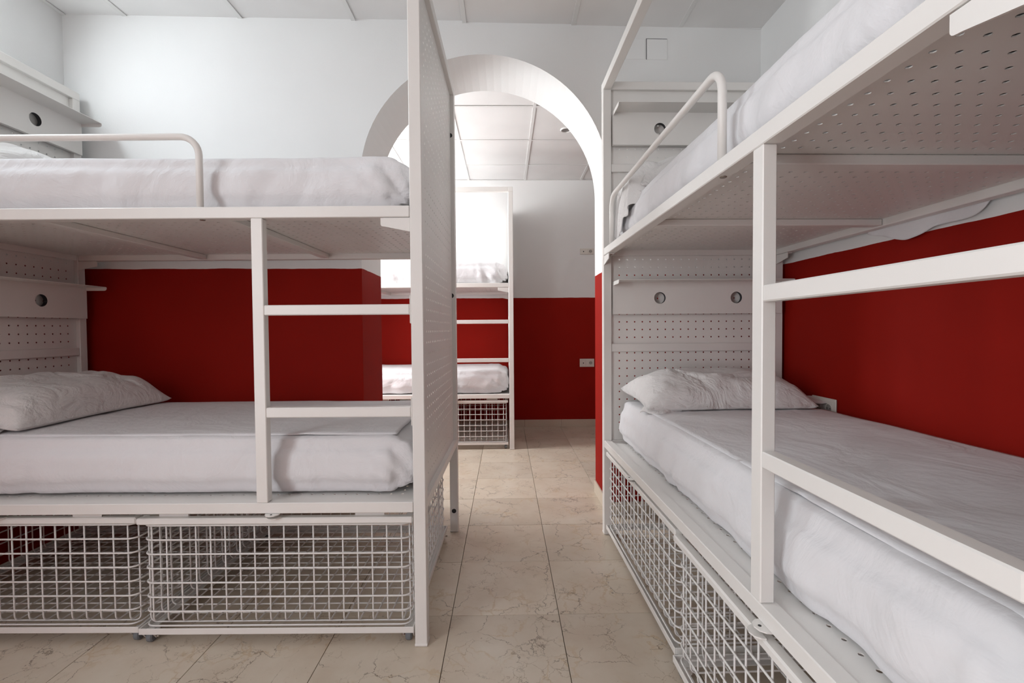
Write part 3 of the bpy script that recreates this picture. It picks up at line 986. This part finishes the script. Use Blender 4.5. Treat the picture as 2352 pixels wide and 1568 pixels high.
pillow(bed, 1.70, .50, .727, make_pillow(.43, .76, .150, 9), .0, .14, 'plump white pillow on the lower bunk of the left bed', [((.05, -.34, -.004), math.radians(-60), flap(.18, .12, 5))])
pillow(bed_r, 1.765, .455, 1.704, make_pillow(.33, .74, .155, 14), .0, .22, 'white pillow on the upper bunk of the right bed, behind the guard rail', [((0, 0, 0), 0.0, drooping_case(1.765, .455, 1.704, .0, .22, 12))])
pillow(bed, 1.74, .50, 1.700, make_pillow(.38, .72, .12, 19), .0, .16, 'white pillow on the upper bunk of the left bed, at the picture edge')

# ------------------------------------------------------------------ wire baskets
def make_basket():
    root = empty('storage_basket')
    Lb, Db = .932, .82
    wi = M['wire']; me = M['metal']
    r = .0030
    # origin: front right corner on the floor, x to -Lb, y to Db
    def loop(z, ins, rc=.03):
        x0, x1, y0, y1 = -Lb + ins, -ins, ins, Db - ins
        p = []
        for (cx, cy, a) in ((x1 - rc, y0 + rc, -math.pi / 2), (x1 - rc, y1 - rc, 0), (x0 + rc, y1 - rc, math.pi / 2), (x0 + rc, y0 + rc, math.pi)):
            for k in range(5):
                t = a + math.pi / 2 * k / 4
                p.append((cx + rc * math.cos(t), cy + rc * math.sin(t), z))
        return p
    zs = [.4085 - .0492 * k for k in range(8)]
    ins = .012
    lm = MB().tube(loop(0, ins), r, 6, closed=True).mesh('wire', True)
    for z in zs:
        o = ob('wire', lm, wi, root); o.location = (0, 0, z)
    zf = zs[-1] + .006
    rb = .02
    i2 = ins + 2 * r - .0006
    # wires down the front, across the floor, up the back
    p = [(0, i2, .4135), (0, i2, zf + rb)] + [(0, i2 + rb - rb * math.cos(t), zf + rb - rb * math.sin(t)) for t in (.4, .8, 1.2)] + [(0, i2 + rb, zf)]
    q = [(a, Db - b, c) for a, b, c in p[::-1]]
    um = MB().tube(p + q, r * .93, 6).mesh('wire', True)
    nx = 18
    for k in range(nx):
        o = ob('wire', um, wi, root); o.location = (-.041 - k * .05, 0, 0)
    p = [(-i2, 0, .4135), (-i2, 0, zf + rb)] + [(-(i2 + rb - rb * math.cos(t)), 0, zf + rb - rb * math.sin(t)) for t in (.4, .8, 1.2)] + [(-i2 - rb, 0, zf)]
    q = [(-Lb - a, b, c) for a, b, c in p[::-1]]
    sm = MB().tube([(a, b, c - .0055) if c < .3 else (a, b, c) for a, b, c in p + q], r * .93, 6).mesh('wire', True)
    for k in range(16):
        o = ob('wire', sm, wi, root); o.location = (0, .035 + k * .05, 0)
    # top and bottom frames
    fr = MB()
    for (x0, x1, y0, y1) in ((-Lb, 0, 0, .028), (-Lb, 0, Db - .028, Db)):
        fr.box(x0, x1, y0, y1, .4145, .4365, .004)
    for (x0, x1) in ((-Lb, -Lb + .028), (-.028, 0)):
        fr.box(x0, x1, .028, Db - .028, .4145, .4365, .004)
    fr.build('top_frame', me, root)
    fr = MB()
    for (x0, x1, y0, y1) in ((-Lb, 0, 0, .004), (-Lb, 0, Db - .004, Db), (-Lb, -Lb + .004, .004, Db - .004), (-.004, 0, .004, Db - .004)):
        fr.box(x0, x1, y0, y1, .040, .0605, .001)
    for (x0, x1, y0, y1) in ((-Lb + .004, -.004, .004, .03), (-Lb + .004, -.004, Db - .03, Db - .004), (-Lb + .004, -Lb + .03, .03, Db - .03), (-.03, -.004, .03, Db - .03)):
        fr.box(x0, x1, y0, y1, .040, .0435, .001)
    fr.build('bottom_frame', me, root)
    # casters
    for (cx, cy) in ((-.022, .030), (-Lb + .022, .030), (-.022, Db - .030), (-Lb + .022, Db - .030)):
        f = MB()
        f.box(cx - .018, cx + .018, cy - .016, cy + .016, .0375, .0398)
        for s in (-1, 1):
            pl = [(cy - .016, .0378), (cy + .016, .0378), (cy + .014, .028), (cy + .004, .014), (cy - .004, .014), (cy - .014, .028)]
            f.prism(pl, 0, cx + s * .0165, cx + s * .018)
        fk = f.build('caster_fork', me, root)
        MB().cyl((cx - .0105, cy, .0185), (1, 0, 0), .0183, .021, 24, .004).build('wheel', M['wheel'], fk)
        MB().cyl((cx - .026, cy, .0185), (1, 0, 0), .004, .052, 12, .001).build('axle', M['bolt'], fk)
    # padlock tab
    c = -Lb / 2
    pts = [(c - .024, .006), (c - .022, -.004), (c - .014, -.014), (c, -.018), (c + .014, -.014), (c + .022, -.004), (c + .024, .006)]
    MB().prism(pts, 2, .4368, .4398).build('lock_tab', me, root)
    return root
basket = make_basket()
index_kids()
def put_basket(o, b, u, v, rz, label):
    c, s = math.cos(b.rotation_euler.z), math.sin(b.rotation_euler.z)
    x, y = -u, v
    o.location = (b.location.x + c * x - s * y, b.location.y + s * x + c * y, 0)
    o.rotation_euler = (0, 0, b.rotation_euler.z + rz)
    tag(o, label, 'basket', 'white wire storage baskets on casters under the beds')
b1 = basket
put_basket(b1, bed, .0475, .010, .0005, 'white wire basket on casters under the left bed, foot end, by the aisle')
put_basket(copy_tree(b1), bed, .988, .020, -.004, 'white wire basket on casters under the left bed, head end, at the picture edge')
put_basket(copy_tree(b1), bed_r, .052, -.010, .0, 'white wire basket under the right bed, nearest to the camera')
put_basket(copy_tree(b1), bed_r, 1.012, .006, .0, 'white wire basket under the right bed, head end, near the arch')
put_basket(copy_tree(b1), bed_f, .055, .010, .0, 'white wire basket under the far bed, beside its aisle post')
put_basket(copy_tree(b1), bed_f, 1.000, .012, .0, 'white wire basket under the far bed, mostly hidden behind the arch')

# ------------------------------------------------------------------ small wall things
def socket(loc, rz, label, w=.158, h=.086, kind=0):
    """double plate; local x along the wall, -y out of the wall"""
    r = empty('wall_socket', loc, rz)
    tag(r, label, 'socket', 'ivory double wall sockets')
    pl = MB().box(-w / 2, w / 2, -.008, 0, -h / 2, h / 2, .0025).build('plate', M['socket'], r)
    for s in (-1, 1):
        md = MB().box(s * w / 4 - .028, s * w / 4 + .028, -.0105, -.0075, -h * .36, h * .36, .001).build('module', M['socket'], r)
    cx = w / 4
    ring = MB().tube([(cx + .020 * math.cos(t), -.0105, .020 * math.sin(t)) for t in [2 * math.pi * k / 24 for k in range(24)]], .0022, 6, closed=True)
    ring.build('socket_ring', M['socket'], r, smooth=True)
    MB().cyl((cx, -.0103, 0), (0, -1, 0), .0185, .0006, 24).build('socket_recess', M['socket_dark'], r)
    for dx in (-.0095, .0095):
        MB().cyl((cx + dx, -.0106, 0), (0, -1, 0), .0028, .0006, 10).build('pin_hole', M['black'], r)
    MB().cyl((-cx, -.0103, -.002), (0, -1, 0), .0062, .0012, 16).build('button', M['black'], r)
    return r
socket((.893, YB, 1.903), 0, 'ivory double socket on the white upper part of the far wall', .150, .066)
socket((.889, YB, .695), 0, 'ivory double socket on the red lower part of the far wall', .158, .088)
socket((XR + .0065, 2.105, .700), math.radians(-90), 'ivory double socket on the red wall beside the pillow of the right bed', .160, .088)
socket((XR + .0045, 2.315, .700), math.radians(-90), 'ivory socket half hidden behind the pillow of the right bed', .10, .088)

# access cover on the middle wall
hx, hz = (.801 + .914) / 2, (2.675 + 2.565) / 2
hp = empty('access_cover', (hx, arch_near(hx), hz), math.atan(ARCH_S))
tag(hp, 'small square white access cover high on the wall right of the arch', 'cover')
MB().box(-.0595, .0595, -.0012, .004, -.0565, .0585, 0).build('shadow_gap', M['void'], hp)  # dark plate, the shade of the gap put into its colour
MB().box(-.0555, .0600, -.0032, .004, -.0570, .0550, .001).build('cover_plate', M['plain'], hp)
hp2 = empty('wall_patch', (hx - .118, arch_near(hx - .118), hz), math.atan(ARCH_S))
tag(hp2, 'faint square painted cover left of the access cover', 'cover')
MB().box(-.053, .053, -.0016, .004, -.055, .055, .001).build('cover_plate', M['plain'], hp2)

# recessed ceiling spot in the far room
dl = empty('ceiling_spot', (.505, 3.80, ZF))
tag(dl, 'small round recessed ceiling spot seen through the arch', 'ceiling light')
MB().tube([(.042 * math.cos(t), .042 * math.sin(t), 0) for t in [2 * math.pi * k / 32 for k in range(32)]], .006, 8, closed=True).build('trim_ring', M['ceiling_bar'], dl, smooth=True)
MB().cyl((0, 0, .003), (0, 0, -1), .038, .003, 32).build('reflector', M['glass_dark'], dl)
